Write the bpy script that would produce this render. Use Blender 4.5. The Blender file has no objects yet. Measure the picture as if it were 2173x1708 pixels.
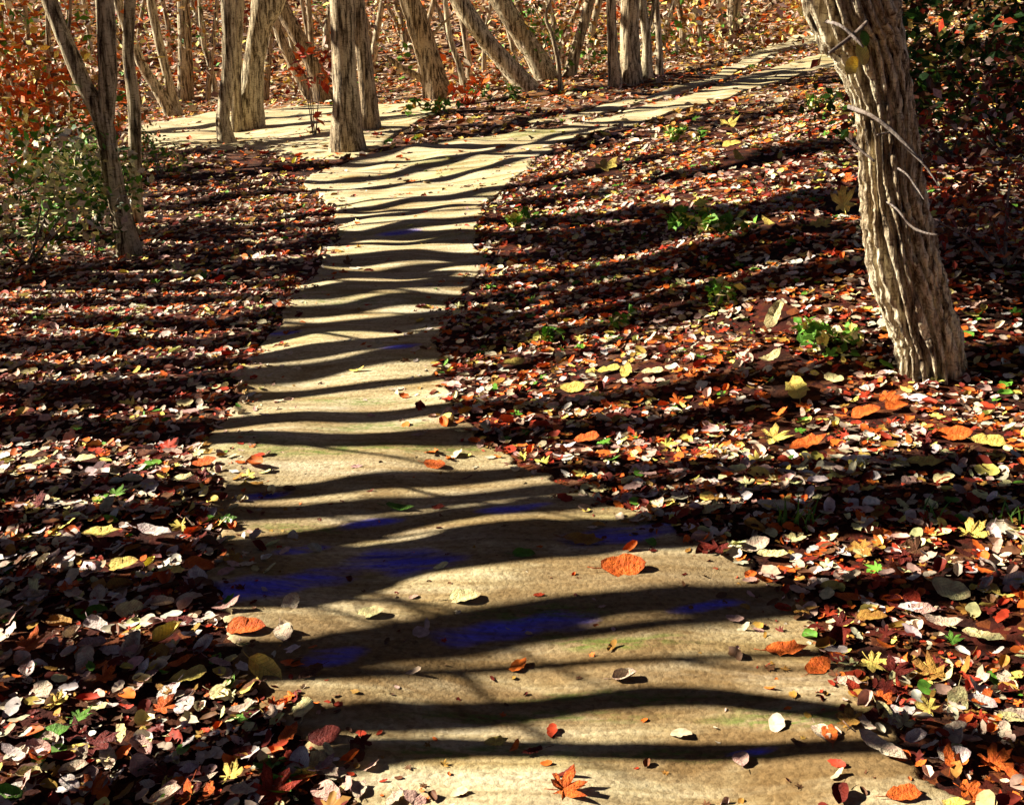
import bpy, bmesh, math, random
import numpy as np
from mathutils import Vector, Matrix, Quaternion

random.seed(7)
rng = np.random.default_rng(11)
S = bpy.context.scene
COL = S.collection
R = math.radians

# ------------------------------------------------------------------ camera
W, H = 1024, 804
FPX = 1098.0
CAMZ = 1.6
PITCH = R(17.25)
cam_d = bpy.data.cameras.new('camera')
cam_d.sensor_width = 36.0
cam_d.lens = 36.0 * FPX / W
cam_d.clip_start = 0.05
cam_d.clip_end = 1000
cam = bpy.data.objects.new('camera', cam_d)
COL.objects.link(cam)
cam.location = (0, 0, CAMZ)
cam.rotation_euler = (R(90) - PITCH, 0, 0)
S.camera = cam
CP, SP = math.cos(PITCH), math.sin(PITCH)
K = 1024.0 / 2173.0            # measured picture units -> render pixels


def ray(u, v):
    px, py = u * K, v * K
    a = (px - W / 2) / FPX
    b = (H / 2 - py) / FPX
    return np.array([a, CP + b * SP, -SP + b * CP])


def project(p):
    d = np.asarray(p, float) - np.array([0, 0, CAMZ])
    depth = d[..., 1] * CP - d[..., 2] * SP
    up = d[..., 1] * SP + d[..., 2] * CP
    depth_s = np.where(depth > 0.05, depth, 0.05)
    u = (W / 2 + FPX * d[..., 0] / depth_s) / K
    v = (H / 2 - FPX * up / depth_s) / K
    return u, v, depth


# ------------------------------------------------------------------ terrain
def sstep(a, b, x):
    t = np.clip((x - a) / (b - a), 0, 1)       # also falls when a > b
    return t * t * (3 - 2 * t)


def path_edge(y):              # x of the right border of the path, used only for the bank
    return np.interp(y, [0, 2, 3, 4, 5, 7, 9, 11, 13, 15, 18, 22, 30],
                     [1.1, 1.1, 1.0, .45, .05, -.3, -.35, 0., 1.2, 2.2, 4.0, 6.3, 10.5])


def zt(x, y):
    x = np.asarray(x, float)
    y = np.asarray(y, float)
    c = np.interp(x, [-30, -8, -3, 0, 3, 9, 30], [.1, .3, .8, 1.25, 1.5, 1.95, 3.2])
    z = sstep(9, 32, y) * c
    e = path_edge(y)
    hgt = (.16 + .40 * sstep(4.2, 6.6, y)) * (1 - .45 * sstep(11, 20, y))
    z = z + hgt * sstep(.05, 2.3, x - e) + .16 * sstep(2.5, 8, x - e)
    z = z + .055 * np.clip(x + .3, -4, 4) * sstep(5.5, 9, y) * (1 - sstep(15, 24, y))
    q = y - 37
    z = z + .23 * np.where(q > 12, q, np.log1p(np.exp(np.clip(q / 3, -30, 12))) * 3) * (y < 400)
    z = np.minimum(z, 24)
    n = (.018 * np.sin(2.1 * x + 1.3 * y + .5) + .014 * np.sin(3.7 * y - 1.9 * x + 2)
         + .010 * np.sin(5.3 * x + 4.1 * y) + .05 * np.sin(.7 * x - .5 * y + 1) * sstep(4, 10, y)
         + .006 * np.sin(9.1 * x - 3.1 * y + .7))
    return z + n


def hit(u, v, ymax=110.0):
    d = ray(u, v)
    ts = np.concatenate([np.linspace(.8, 40, 3000), np.linspace(40.05, ymax, 1200)])
    pz = CAMZ + d[2] * ts
    g = zt(d[0] * ts, d[1] * ts)
    below = np.nonzero(pz <= g)[0]
    if len(below) == 0:
        t = ymax
    else:
        i = below[0]
        if i == 0:
            t = ts[0]
        else:
            a0, a1 = pz[i - 1] - g[i - 1], pz[i] - g[i]
            t = ts[i - 1] + (ts[i] - ts[i - 1]) * a0 / (a0 - a1 + 1e-12)
    p = np.array([d[0] * t, d[1] * t, 0.0])
    p[2] = float(zt(p[0], p[1]))
    return p


def at_depth(u, v, y):         # the point of the pixel's ray at world depth y
    d = ray(u, v)
    t = y / d[1]
    return np.array([d[0] * t, y, CAMZ + d[2] * t])


# ------------------------------------------------------------------ sun
SUN_EL = R(29)
PSI = R(-14)
SUN = np.array([-math.cos(SUN_EL) * math.cos(PSI), -math.cos(SUN_EL) * math.sin(PSI), math.sin(SUN_EL)])
sl = bpy.data.lights.new('sun', 'SUN')
sl.energy = 5.0
sl.angle = R(.5)
sl.color = (1.0, .93, .80)
so = bpy.data.objects.new('sun', sl)
COL.objects.link(so)
so.rotation_euler = Vector(SUN).to_track_quat('Z', 'Y').to_euler()
so.location = (-20, 0, 20)
wd = bpy.data.worlds.new('World')
S.world = wd
wd.use_nodes = True
nt = wd.node_tree
bg = nt.nodes['Background']
sk = nt.nodes.new('ShaderNodeTexSky')
sk.sky_type = 'NISHITA'
sk.sun_disc = False
sk.air_density = .35
sk.dust_density = 0.0
sk.sun_elevation = SUN_EL
sk.sun_rotation = math.atan2(SUN[0], SUN[1])
nt.links.new(sk.outputs['Color'], bg.inputs['Color'])
bg.inputs['Strength'].default_value = .05
S.view_settings.view_transform = 'Standard'
S.view_settings.look = 'None'
S.view_settings.exposure = 1.62
S.view_settings.gamma = 1.0


# ------------------------------------------------------------------ materials
def new_mat(name, rough=.8):
    m = bpy.data.materials.new(name)
    m.use_nodes = True
    b = m.node_tree.nodes['Principled BSDF']
    b.inputs['Roughness'].default_value = rough
    if 'Specular IOR Level' in b.inputs:
        b.inputs['Specular IOR Level'].default_value = .12
    return m, m.node_tree, b


def noise(nt, scale, detail=4, vec=None, rough=.6, dist=0.0):
    n = nt.nodes.new('ShaderNodeTexNoise')
    n.inputs['Scale'].default_value = scale
    n.inputs['Detail'].default_value = detail
    n.inputs['Roughness'].default_value = rough
    n.inputs['Distortion'].default_value = dist
    if vec is not None:
        nt.links.new(vec, n.inputs['Vector'])
    return n


def coords(nt, scale=(1, 1, 1)):
    t = nt.nodes.new('ShaderNodeTexCoord')
    m = nt.nodes.new('ShaderNodeMapping')
    m.inputs['Scale'].default_value = scale
    nt.links.new(t.outputs['Object'], m.inputs['Vector'])
    return m.outputs['Vector']


def ramp(nt, fac, stops):
    r = nt.nodes.new('ShaderNodeValToRGB')
    el = r.color_ramp.elements
    while len(el) > 1:
        el.remove(el[0])
    el[0].position = stops[0][0]
    el[0].color = (*stops[0][1], 1)
    for p, c in stops[1:]:
        e = el.new(p)
        e.color = (*c, 1)
    nt.links.new(fac, r.inputs['Fac'])
    return r.outputs['Color']


def mix(nt, fac, a, b, mode='MIX'):
    m = nt.nodes.new('ShaderNodeMix')
    m.data_type = 'RGBA'
    m.blend_type = mode
    if hasattr(fac, 'node'):
        nt.links.new(fac, m.inputs[0])
    else:
        m.inputs[0].default_value = fac
    for v, i in ((a, 6), (b, 7)):
        if hasattr(v, 'node'):
            nt.links.new(v, m.inputs[i])
        else:
            m.inputs[i].default_value = (*v, 1)
    return m.outputs[2]


def bump(nt, bsdf, height, strength, dist):
    b = nt.nodes.new('ShaderNodeBump')
    b.inputs['Strength'].default_value = strength
    b.inputs['Distance'].default_value = dist
    nt.links.new(height, b.inputs['Height'])
    nt.links.new(b.outputs['Normal'], bsdf.inputs['Normal'])


def mat_ground():
    m, nt, b = new_mat('forest_soil', .95)
    v = coords(nt)
    n1 = noise(nt, 22, 6, v)
    n2 = noise(nt, 2.2, 4, v)
    vo = nt.nodes.new('ShaderNodeTexVoronoi')
    vo.inputs['Scale'].default_value = 24
    nt.links.new(v, vo.inputs['Vector'])
    sep = nt.nodes.new('ShaderNodeSeparateColor')
    nt.links.new(vo.outputs['Color'], sep.inputs['Color'])
    leafy = ramp(nt, sep.outputs[0], [(0, (.020, .006, .004)), (.3, (.085, .012, .005)), (.55, (.028, .009, .005)),
                                      (.75, (.14, .035, .008)), (.92, (.16, .045, .012)), (1, (.22, .11, .06))])
    soil = ramp(nt, n1.outputs['Fac'], [(.3, (.008, .004, .003)), (.7, (.035, .012, .006))])
    k = ramp(nt, n2.outputs['Fac'], [(.35, (0, 0, 0)), (.6, (1, 1, 1))])
    vo2 = nt.nodes.new('ShaderNodeTexVoronoi')
    vo2.inputs['Scale'].default_value = 5
    nt.links.new(v, vo2.inputs['Vector'])
    sep2 = nt.nodes.new('ShaderNodeSeparateColor')
    nt.links.new(vo2.outputs['Color'], sep2.inputs['Color'])
    far = ramp(nt, sep2.outputs[0], [(0, (.03, .018, .014)), (.28, (.13, .06, .028)), (.5, (.32, .17, .07)), (.68, (.30, .11, .025)), (.85, (.42, .29, .17)), (1, (.50, .40, .28))])
    sx = nt.nodes.new('ShaderNodeSeparateXYZ')
    nt.links.new(v, sx.inputs[0])
    mr = nt.nodes.new('ShaderNodeMapRange')
    mr.inputs[1].default_value, mr.inputs[2].default_value = 17, 27
    nt.links.new(sx.outputs[1], mr.inputs[0])
    nt.links.new(mix(nt, mr.outputs[0], mix(nt, k, soil, leafy), far), b.inputs['Base Color'])
    bump(nt, b, n1.outputs['Fac'], .6, .03)
    return m


def mat_path():
    m, nt, b = new_mat('sandy_path', .9)
    v = coords(nt)
    vs = coords(nt, (.55, 1.9, 1))
    n1 = noise(nt, 2.3, 6, vs, .65, .6)
    n2 = noise(nt, 3.1, 5, coords(nt, (.4, 2.2, 1)), .6, .4)
    n3 = noise(nt, 55, 5, v, .7)
    n4 = noise(nt, 1.1, 3, vs)
    c = ramp(nt, n1.outputs['Fac'], [(.28, (.32, .20, .075)), (.38, (.48, .38, .20)), (.48, (.62, .54, .33)),
                                     (.62, (.70, .63, .44)), (.76, (.58, .54, .48))])
    ok = ramp(nt, n2.outputs['Fac'], [(.50, (0, 0, 0)), (.66, (.6, .6, .6))])
    c = mix(nt, ok, c, (.33, .19, .055))
    gr = ramp(nt, n4.outputs['Fac'], [(.55, (0, 0, 0)), (.72, (.6, .6, .6))])
    c = mix(nt, gr, c, (.36, .36, .12))
    n5 = noise(nt, 1.7, 5, coords(nt, (.6, 1.5, 1)), .65, .5)
    worn = ramp(nt, n5.outputs['Fac'], [(.36, (.15, .15, .15)), (.56, (1, 1, 1))])
    sx = nt.nodes.new('ShaderNodeSeparateXYZ')
    nt.links.new(v, sx.inputs[0])
    mr = nt.nodes.new('ShaderNodeMapRange')
    mr.inputs[1].default_value, mr.inputs[2].default_value = 6.5, 2.6
    nt.links.new(sx.outputs[1], mr.inputs[0])
    wm = nt.nodes.new('ShaderNodeMath')
    wm.operation = 'MULTIPLY'
    nt.links.new(worn, wm.inputs[0])
    nt.links.new(mr.outputs[0], wm.inputs[1])
    c = mix(nt, wm.outputs[0], c, (.23, .15, .065))
    fine = ramp(nt, n3.outputs['Fac'], [(.32, (.55, .52, .48)), (.55, (1, 1, 1))])
    c = mix(nt, .8, c, fine, 'MULTIPLY')
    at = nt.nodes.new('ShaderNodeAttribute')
    at.attribute_name = 'blue_shade'
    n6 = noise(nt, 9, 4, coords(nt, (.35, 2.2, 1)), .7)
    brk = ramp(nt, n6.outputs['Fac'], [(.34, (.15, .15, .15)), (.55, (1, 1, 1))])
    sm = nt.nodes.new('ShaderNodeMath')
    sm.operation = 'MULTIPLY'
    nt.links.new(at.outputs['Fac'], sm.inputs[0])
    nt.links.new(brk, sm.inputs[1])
    c = mix(nt, sm.outputs[0], c, (.13, .13, .92))  # bluish shade tint mixed into the base colour
    at2 = nt.nodes.new('ShaderNodeAttribute')
    at2.attribute_name = 'green_shade'
    n7 = noise(nt, 26, 5, coords(nt, (.5, 1.6, 1)), .75)
    mk = ramp(nt, n7.outputs['Fac'], [(.44, (0, 0, 0)), (.58, (1, 1, 1))])
    mm = nt.nodes.new('ShaderNodeMath')
    mm.operation = 'MULTIPLY'
    nt.links.new(at2.outputs['Fac'], mm.inputs[0])
    nt.links.new(mk, mm.inputs[1])
    c = mix(nt, mm.outputs[0], c, (.12, .19, .03))  # greenish shade tint mixed into the base colour
    vg = nt.nodes.new('ShaderNodeTexVoronoi')
    vg.inputs['Scale'].default_value = 70
    nt.links.new(v, vg.inputs['Vector'])
    sg = nt.nodes.new('ShaderNodeSeparateColor')
    nt.links.new(vg.outputs['Color'], sg.inputs['Color'])
    gr1 = ramp(nt, sg.outputs[0], [(.0, (.50, .42, .34)), (.18, (.8, .76, .7)), (.6, (1, 1, 1)), (.9, (1.15, 1.12, 1.1))])
    c = mix(nt, .55, c, gr1, 'MULTIPLY')
    stk = noise(nt, 4.5, 6, coords(nt, (.22, 3.2, 1)), .7, .3)
    c = mix(nt, .75, c, ramp(nt, stk.outputs['Fac'], [(.32, (.50, .40, .26)), (.46, (.92, .86, .74)), (.56, (1.05, 1.03, 1.0)), (.72, (.80, .74, .66))]), 'MULTIPLY')
    nt.links.new(c, b.inputs['Base Color'])
    ha = nt.nodes.new('ShaderNodeMath')
    ha.operation = 'MULTIPLY_ADD'
    nt.links.new(vg.outputs['Distance'], ha.inputs[0])
    ha.inputs[1].default_value = -.25
    nt.links.new(n3.outputs['Fac'], ha.inputs[2])
    bump(nt, b, ha.outputs[0], .45, .012)
    return m


def mat_bark(name, pale, mid, dark, scale=1.0, bstr=.7, off=0.0, varied=True):
    m, nt, b = new_mat(name, .9)
    n1 = noise(nt, 20 * scale, 7, coords(nt, (1, 1, .11)), .72, .25)
    n2 = noise(nt, 30 * scale, 4, coords(nt, (.6, .6, 2.2)), .7)
    n3 = noise(nt, 1.3 * scale, 3, coords(nt))
    oi = nt.nodes.new('ShaderNodeObjectInfo')
    c = ramp(nt, n1.outputs['Fac'], [(.37 + off, dark), (.46 + off, mid), (.55 + off, pale)])
    k = ramp(nt, n2.outputs['Fac'], [(.36, (.35, .30, .26)), (.47, (1, 1, 1))])
    c = mix(nt, .9, c, k, 'MULTIPLY')
    w = ramp(nt, n3.outputs['Fac'], [(.4, (1, 1, 1)), (.7, (.78, .68, .58))])
    c = mix(nt, .8, c, w, 'MULTIPLY')
    tone = ramp(nt, oi.outputs['Random'], [(0, (.66, .60, .55)), (.5, (.9, .88, .84)), (1, (1, 1, 1))])
    if varied:
        c = mix(nt, 1.0, c, tone, 'MULTIPLY')
    nt.links.new(c, b.inputs['Base Color'])
    bump(nt, b, n1.outputs['Fac'], bstr, .03)
    return m


def mat_attr(name, rough=.6, var=.25):
    m, nt, b = new_mat(name, rough)
    at = nt.nodes.new('ShaderNodeAttribute')
    at.attribute_name = 'col'
    n = noise(nt, 60, 3, coords(nt))
    k = ramp(nt, n.outputs['Fac'], [(.35, (1 - var * 1.4,) * 3), (.6, (1, 1, 1))])
    nt.links.new(mix(nt, 1.0, at.outputs['Color'], k, 'MULTIPLY'), b.inputs['Base Color'])
    return m


M_GROUND = mat_ground()
M_PATH = mat_path()
M_BARK = mat_bark('pale_bark', (.74, .65, .44), (.25, .195, .115), (.028, .019, .014))
M_BARK2 = mat_bark('tan_bark', (.66, .54, .35), (.21, .155, .092), (.03, .02, .015))
M_RIDGE = mat_bark('ridged_bark', (.88, .79, .55), (.34, .26, .16), (.03, .02, .014), 1.5, .9, .005, False)
M_TWIG = mat_bark('dead_wood', (.34, .30, .27), (.22, .18, .16), (.08, .055, .05), 2.0)
M_LEAF = mat_attr('leaf_blades')
M_FOL = mat_attr('foliage_leaves', .6, .3)


# ------------------------------------------------------------------ mesh helpers
class MB:
    def __init__(self):
        self.v, self.f, self.c, self.n = [], [], [], 0

    def add(self, verts, faces, col=None):
        verts = np.asarray(verts, float)
        self.v.append(verts)
        self.f.extend([tuple(i + self.n for i in f) for f in faces])
        if col is not None:
            self.c.append(np.tile(np.array([*col, 1.0]), (len(verts), 1)))
        self.n += len(verts)

    def mesh(self, name, mat, smooth=True):
        me = bpy.data.meshes.new(name)
        v = np.concatenate(self.v) if self.v else np.zeros((0, 3))
        me.from_pydata(v.tolist(), [], self.f)
        if self.c:
            a = me.attributes.new('col', 'FLOAT_COLOR', 'POINT')
            a.data.foreach_set('color', np.concatenate(self.c).astype(np.float32).ravel())
        me.materials.append(mat)
        if smooth:
            me.polygons.foreach_set('use_smooth', [True] * len(me.polygons))
        me.update()
        return me

    def build(self, name, mat, parent=None, smooth=True, loc=None):
        if loc is not None:
            self.v = [a - np.asarray(loc) for a in self.v]
        o = bpy.data.objects.new(name, self.mesh(name, mat, smooth))
        COL.objects.link(o)
        if parent is not None:
            o.parent = parent
        elif loc is not None:
            o.location = loc
        return o


def tag(o, label=None, cat=None, group=None, kind=None):
    if label: o['label'] = label
    if cat: o['category'] = cat
    if group: o['group'] = group
    if kind: o['kind'] = kind
    return o


def empty(name, loc, label, cat, group=None):
    o = bpy.data.objects.new(name, None)
    COL.objects.link(o)
    o.location = [float(a) for a in loc]
    o.empty_display_size = .2
    return tag(o, label, cat, group)


def smooth_poly(pts, n):
    """Catmull-Rom resampling of a polyline (any dimension)."""
    p = np.asarray(pts, float)
    if len(p) == 2:
        return np.linspace(p[0], p[1], n)
    q = np.vstack([2 * p[0] - p[1], p, 2 * p[-1] - p[-2]])
    out = []
    m = len(p) - 1
    for s in np.linspace(0, m, n):
        i = min(int(s), m - 1)
        t = s - i
        a, b, c, d = q[i], q[i + 1], q[i + 2], q[i + 3]
        out.append(.5 * ((2 * b) + (c - a) * t + (2 * a - 5 * b + 4 * c - d) * t * t + (3 * b - a - 3 * c + d) * t ** 3))
    return np.array(out)


def tube(mb, pts, rad, seg=10, rough=0.0, ridges=None, cap=True):
    pts = np.asarray(pts, float)
    n = len(pts)
    rad = np.broadcast_to(np.asarray(rad, float), (n,))
    t = np.gradient(pts, axis=0)
    t /= np.linalg.norm(t, axis=1)[:, None] + 1e-9
    ref = np.array([0, 1., 0]) if abs(t[:, 1]).max() < .9 else np.array([1., 0, 0])
    a = np.cross(ref, t)
    a /= np.linalg.norm(a, axis=1)[:, None] + 1e-9
    b = np.cross(t, a)
    th = np.linspace(0, 2 * math.pi, seg, endpoint=False)
    k = np.ones((n, seg))
    if rough:
        ph = rng.uniform(0, 6.28, 6)
        s = np.arange(n)[:, None] * 1.0
        k += rough * (np.sin(2 * th[None] + ph[0] + .35 * s) + .7 * np.sin(3 * th[None] + ph[1] - .6 * s) + .6 * np.sin(ph[2] + 1.3 * s + th[None]))
        k += rough * .7 * rng.standard_normal((n, seg))
    if ridges is not None:
        k = k * ridges(np.arange(n)[:, None] / (n - 1), th[None, :])
    v = pts[:, None] + (rad[:, None] * k)[..., None] * (np.cos(th)[None, :, None] * a[:, None] + np.sin(th)[None, :, None] * b[:, None])
    f = []
    for i in range(n - 1):
        for j in range(seg):
            j2 = (j + 1) % seg
            f.append((i * seg + j, i * seg + j2, (i + 1) * seg + j2, (i + 1) * seg + j))
    if cap:
        f.append(tuple((n - 1) * seg + j for j in range(seg)))
    mb.add(v.reshape(-1, 3), f)


# ------------------------------------------------------------------ leaves
def fan(th, r, z, cz=0.0):
    v = [(0, 0, cz)] + [(a * math.cos(t), a * math.sin(t), q) for t, a, q in zip(th, r, z)]
    m = len(th)
    return np.array(v), [(0, i + 1, (i + 1) % m + 1) for i in range(m)]


def leaf_shapes():
    sh = {}
    lr = np.random.default_rng(5)
    for k in range(4):
        # oval with a pointed tip, an uneven edge and a folded midrib
        n = 18
        th = np.linspace(0, 2 * math.pi, n, endpoint=False)
        ex, ey = .5, lr.uniform(.24, .36)
        r = ex * ey / np.sqrt((ey * np.cos(th)) ** 2 + (ex * np.sin(th)) ** 2)
        r = r * (1 + .05 * lr.standard_normal(n) + .07 * np.cos(7 * th + k) * (k % 2)) * (1 + .10 * np.exp(-(np.minimum(th, 6.283 - th) / .25) ** 2))
        y, x = r * np.sin(th), r * np.cos(th)
        z = lr.uniform(.15, .5) * np.abs(y) + lr.uniform(-.1, .35) * x * x * 2 + .025 * lr.standard_normal(n)
        sh[('oval', k)] = fan(th, r, z, -.01)
        # narrow
        ey = lr.uniform(.13, .19)
        r = ex * ey / np.sqrt((ey * np.cos(th)) ** 2 + (ex * np.sin(th)) ** 2) * (1 + .07 * lr.standard_normal(n))
        x, y = r * np.cos(th), r * np.sin(th)
        z = lr.uniform(.1, .5) * x * x * 2 + .3 * np.abs(y) + .02 * lr.standard_normal(n)
        sh[('narrow', k)] = fan(th, r, z)
        # lobed: three big lobes, two small ones, toothed, a notch at the stalk
        key = [(0, .54), (11, .44), (17, .45), (28, .25), (40, .42), (52, .53), (60, .43), (68, .41), (84, .22), (100, .36), (112, .41), (122, .30), (142, .27), (165, .24), (180, .10)]
        key = key + [(360 - a_, r_) for a_, r_ in key[-2:0:-1]]
        th = np.radians([a_ for a_, r_ in key]) + lr.normal(0, .04, len(key))
        r = np.array([r_ for a_, r_ in key]) * (1 + .09 * lr.standard_normal(len(key)))
        z = lr.uniform(.1, .7) * r * r + .05 * np.sin(2 * th + k) + .035 * lr.standard_normal(len(key))
        sh[('lobed', k)] = fan(th, r, z)
        # curled: rolled across its width, twisted along its length
        v, f = [], []
        rl, tw = lr.uniform(.8, 1.5), lr.uniform(-.6, .6)
        for i, t in enumerate(np.linspace(-1, 1, 8)):
            wid = lr.uniform(.26, .34) * math.sqrt(max(0, 1 - t * t)) + .02
            for j, q in enumerate(np.linspace(-1, 1, 5)):
                a_ = q * rl
                yy, zz = wid * math.sin(a_) * .9, wid * (1 - math.cos(a_)) + .12 * t * t
                c_, s_ = math.cos(tw * t), math.sin(tw * t)
                v.append((.5 * t, yy * c_ - zz * s_, yy * s_ + zz * c_))
        for i in range(7):
            for j in range(4):
                f.append((i * 5 + j, i * 5 + j + 1, (i + 1) * 5 + j + 1, (i + 1) * 5 + j))
        sh[('curled', k)] = (np.array(v), f)
    return sh


SHAPES = leaf_shapes()
PAL = {'cream': (.66, .53, .36), 'pinkish': (.62, .39, .30), 'white': (.72, .63, .54), 'dark green': (.03, .075, .014), 'yellow': (.82, .64, .14),
       'pale yellow': (.80, .72, .32), 'orange': (.72, .15, .022), 'red': (.42, .045, .016), 'dark red': (.14, .018, .010),
       'green': (.12, .28, .03), 'ochre': (.40, .21, .04), 'brown': (.16, .07, .03)}


def basis(yaw, tilt, tdir):
    q = Quaternion((math.cos(tdir), math.sin(tdir), 0), tilt) @ Quaternion((0, 0, 1), yaw)
    return q


def leaf_verts(shape, size, q, pos):
    v, f = SHAPES[(shape, random.randrange(4))]
    m = np.array(q.to_matrix())
    return (v * size) @ m.T + pos, f


def vary(c, a=.18):
    k = 1 + random.uniform(-a, a)
    return tuple(min(.95, max(.003, x * k * (1 + random.uniform(-.08, .08)))) for x in c)


# ------------------------------------------------------------------ ground sheet
def axis(lo, hi, fine_lo, fine_hi, fine, grow):
    a = [fine_lo]
    while a[-1] < fine_hi:
        a.append(a[-1] + fine)
    st = fine
    while a[-1] < hi:
        st *= grow
        a.append(a[-1] + st)
    st = fine
    while a[0] > lo:
        st *= grow
        a.insert(0, a[0] - st)
    return np.array(a)


gx = axis(-160, 160, -3.5, 4.5, .07, 1.05)
gy = axis(-60, 260, 1.2, 9, .06, 1.045)
GX, GY = np.meshgrid(gx, gy)
GZ = zt(GX, GY)
nx, ny = len(gx), len(gy)
gv = np.stack([GX, GY, GZ], -1).reshape(-1, 3)
gf = [(j * nx + i, j * nx + i + 1, (j + 1) * nx + i + 1, (j + 1) * nx + i) for j in range(ny - 1) for i in range(nx - 1)]
mb = MB()
mb.add(gv, gf)
tag(mb.build('ground', M_GROUND), kind='structure')

# ------------------------------------------------------------------ paths (border points in picture units, laid on the terrain)
MAIN = [(760, 1900, 2300, 1900), (730, 1708, 2080, 1708), (690, 1620, 2010, 1640), (600, 1530, 1930, 1570), (520, 1440, 1830, 1470), (450, 1350, 1740, 1370), (425, 1290, 1680, 1280),
        (440, 1230, 1590, 1205), (465, 1170, 1470, 1140), (475, 1100, 1330, 1080), (455, 1030, 1220, 1020), (430, 970, 1090, 985),
        (430, 920, 990, 915), (500, 850, 960, 845), (525, 790, 945, 770), (565, 720, 930, 705), (610, 650, 955, 650),
        (655, 595, 1015, 590), (690, 545, 1025, 540), (715, 500, 1010, 480), (715, 460, 1040, 430), (690, 420, 1090, 385),
        (640, 385, 1130, 352), (760, 335, 1165, 322), (930, 306, 1190, 306), (1080, 284, 1225, 294), (1195, 270, 1270, 284), (1310, 246, 1352, 266),
        (1434, 214, 1458, 233), (1560, 172, 1582, 195), (1672, 138, 1692, 163), (1765, 112, 1790, 138)]
TRACK = [(1120, 262, 1136, 268), (1200, 246, 1212, 254), (1300, 222, 1310, 234), (1434, 184, 1446, 200), (1540, 146, 1554, 165), (1655, 92, 1672, 113), (1735, 68, 1752, 91), (1810, 48, 1824, 71)]
SIDE = [(270, 282, 262, 306), (330, 262, 330, 312), (420, 245, 430, 316), (520, 234, 540, 322), (620, 226, 640, 338), (720, 224, 730, 338),
        (820, 222, 800, 318), (900, 217, 880, 268), (970, 214, 966, 232)]
BLUE_SHADE = [(590, 1238, 170, 26), (850, 1190, 140, 24), (1340, 1130, 150, 19), (1090, 1332, 170, 26), (560, 1050, 60, 8), (790, 1108, 70, 9),  # blue of the shade bands, painted into the path colour
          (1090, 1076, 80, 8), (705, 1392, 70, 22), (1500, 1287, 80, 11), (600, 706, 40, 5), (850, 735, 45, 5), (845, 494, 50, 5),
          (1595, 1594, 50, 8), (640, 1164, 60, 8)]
GREEN_SHADE = [(700, 950, 260, 16), (950, 950, 160, 12), (1150, 1300, 180, 22), (1300, 1360, 200, 18), (1100, 1520, 330, 14), (1350, 1480, 300, 14), (1000, 1592, 330, 16),  # green of the shade bands, painted along the shadow stripes
          (1450, 1602, 250, 14), (1700, 1510, 180, 16), (800, 905, 160, 12), (1100, 285, 140, 14), (900, 340, 110, 12), (1650, 1530, 200, 14),
          (750, 640, 160, 8), (760, 850, 180, 10), (640, 1120, 120, 12), (520, 930, 120, 10)]
PATH_POLY = []


def ribbon(name, rows, lat, n):
    a = np.array([hit(r[0], r[1]) if r[1] < 1708 else hit(r[0], r[1]) for r in rows])
    b = np.array([hit(r[2], r[3]) for r in rows])
    A, B = smooth_poly(a, n), smooth_poly(b, n)
    s = np.arange(n)
    ds = np.concatenate([[0], np.cumsum(np.linalg.norm(np.diff((A + B) / 2, axis=0), axis=1))])
    kr = np.ones(5) / 5
    nz = lambda k: .035 * np.sin(ds * 3.1 + k) + .03 * np.sin(ds * 7.3 + 2 * k) * np.sin(ds * 1.7) + .02 * np.sin(ds * 23 + 3 * k) * np.sin(ds * 4.1 + k) + np.convolve(.03 * rng.standard_normal(n), kr, 'same')
    w = np.linalg.norm(B - A, axis=1)[:, None]
    d = (B - A) / np.maximum(w, .01)
    A2 = A - d * nz(1.0)[:, None]
    B2 = B + d * nz(4.0)[:, None]
    t = np.linspace(0, 1, lat)
    P = A2[:, None] * (1 - t)[None, :, None] + B2[:, None] * t[None, :, None]
    dist = np.hypot(P[..., 0], P[..., 1])
    ed = np.minimum(t, 1 - t)[None, :]
    P[..., 2] = zt(P[..., 0], P[..., 1]) + np.where(ed < 1e-6, -.01, .006 + .0015 * dist)
    u, v, _ = project(P)
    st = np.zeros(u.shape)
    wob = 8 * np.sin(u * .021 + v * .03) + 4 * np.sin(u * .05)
    for (cx, cy, rx, ry) in BLUE_SHADE:
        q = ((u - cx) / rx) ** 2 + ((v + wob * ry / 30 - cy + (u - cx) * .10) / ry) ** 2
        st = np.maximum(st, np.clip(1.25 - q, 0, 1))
    mo = np.zeros(u.shape)
    for (cx, cy, rx, ry) in GREEN_SHADE:
        q = ((u - cx) / rx) ** 2 + ((v + wob * ry / 30 - cy) / ry) ** 2
        mo = np.maximum(mo, .8 * np.clip(1.1 - q, 0, 1))
    m = MB()
    m.add(P.reshape(-1, 3), [(j * lat + i, j * lat + i + 1, (j + 1) * lat + i + 1, (j + 1) * lat + i) for j in range(n - 1) for i in range(lat - 1)])
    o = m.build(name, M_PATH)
    for nm, arr in (('blue_shade', st), ('green_shade', mo)):
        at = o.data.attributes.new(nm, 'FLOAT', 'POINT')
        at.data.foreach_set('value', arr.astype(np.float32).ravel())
    PATH_POLY.append(np.vstack([A[:, :2], B[::-1, :2]]))
    return tag(o, kind='structure')


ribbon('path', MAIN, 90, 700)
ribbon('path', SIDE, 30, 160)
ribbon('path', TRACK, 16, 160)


def in_poly(poly, x, y):
    x1, y1 = poly[:, 0], poly[:, 1]
    x2, y2 = np.roll(x1, -1), np.roll(y1, -1)
    out = np.zeros(x.shape, bool)
    for a, b, c, d in zip(x1, y1, x2, y2):
        if b == d: continue
        cond = ((b > y) != (d > y)) & (x < (c - a) * (y - b) / (d - b) + a)
        out ^= cond
    return out


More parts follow.
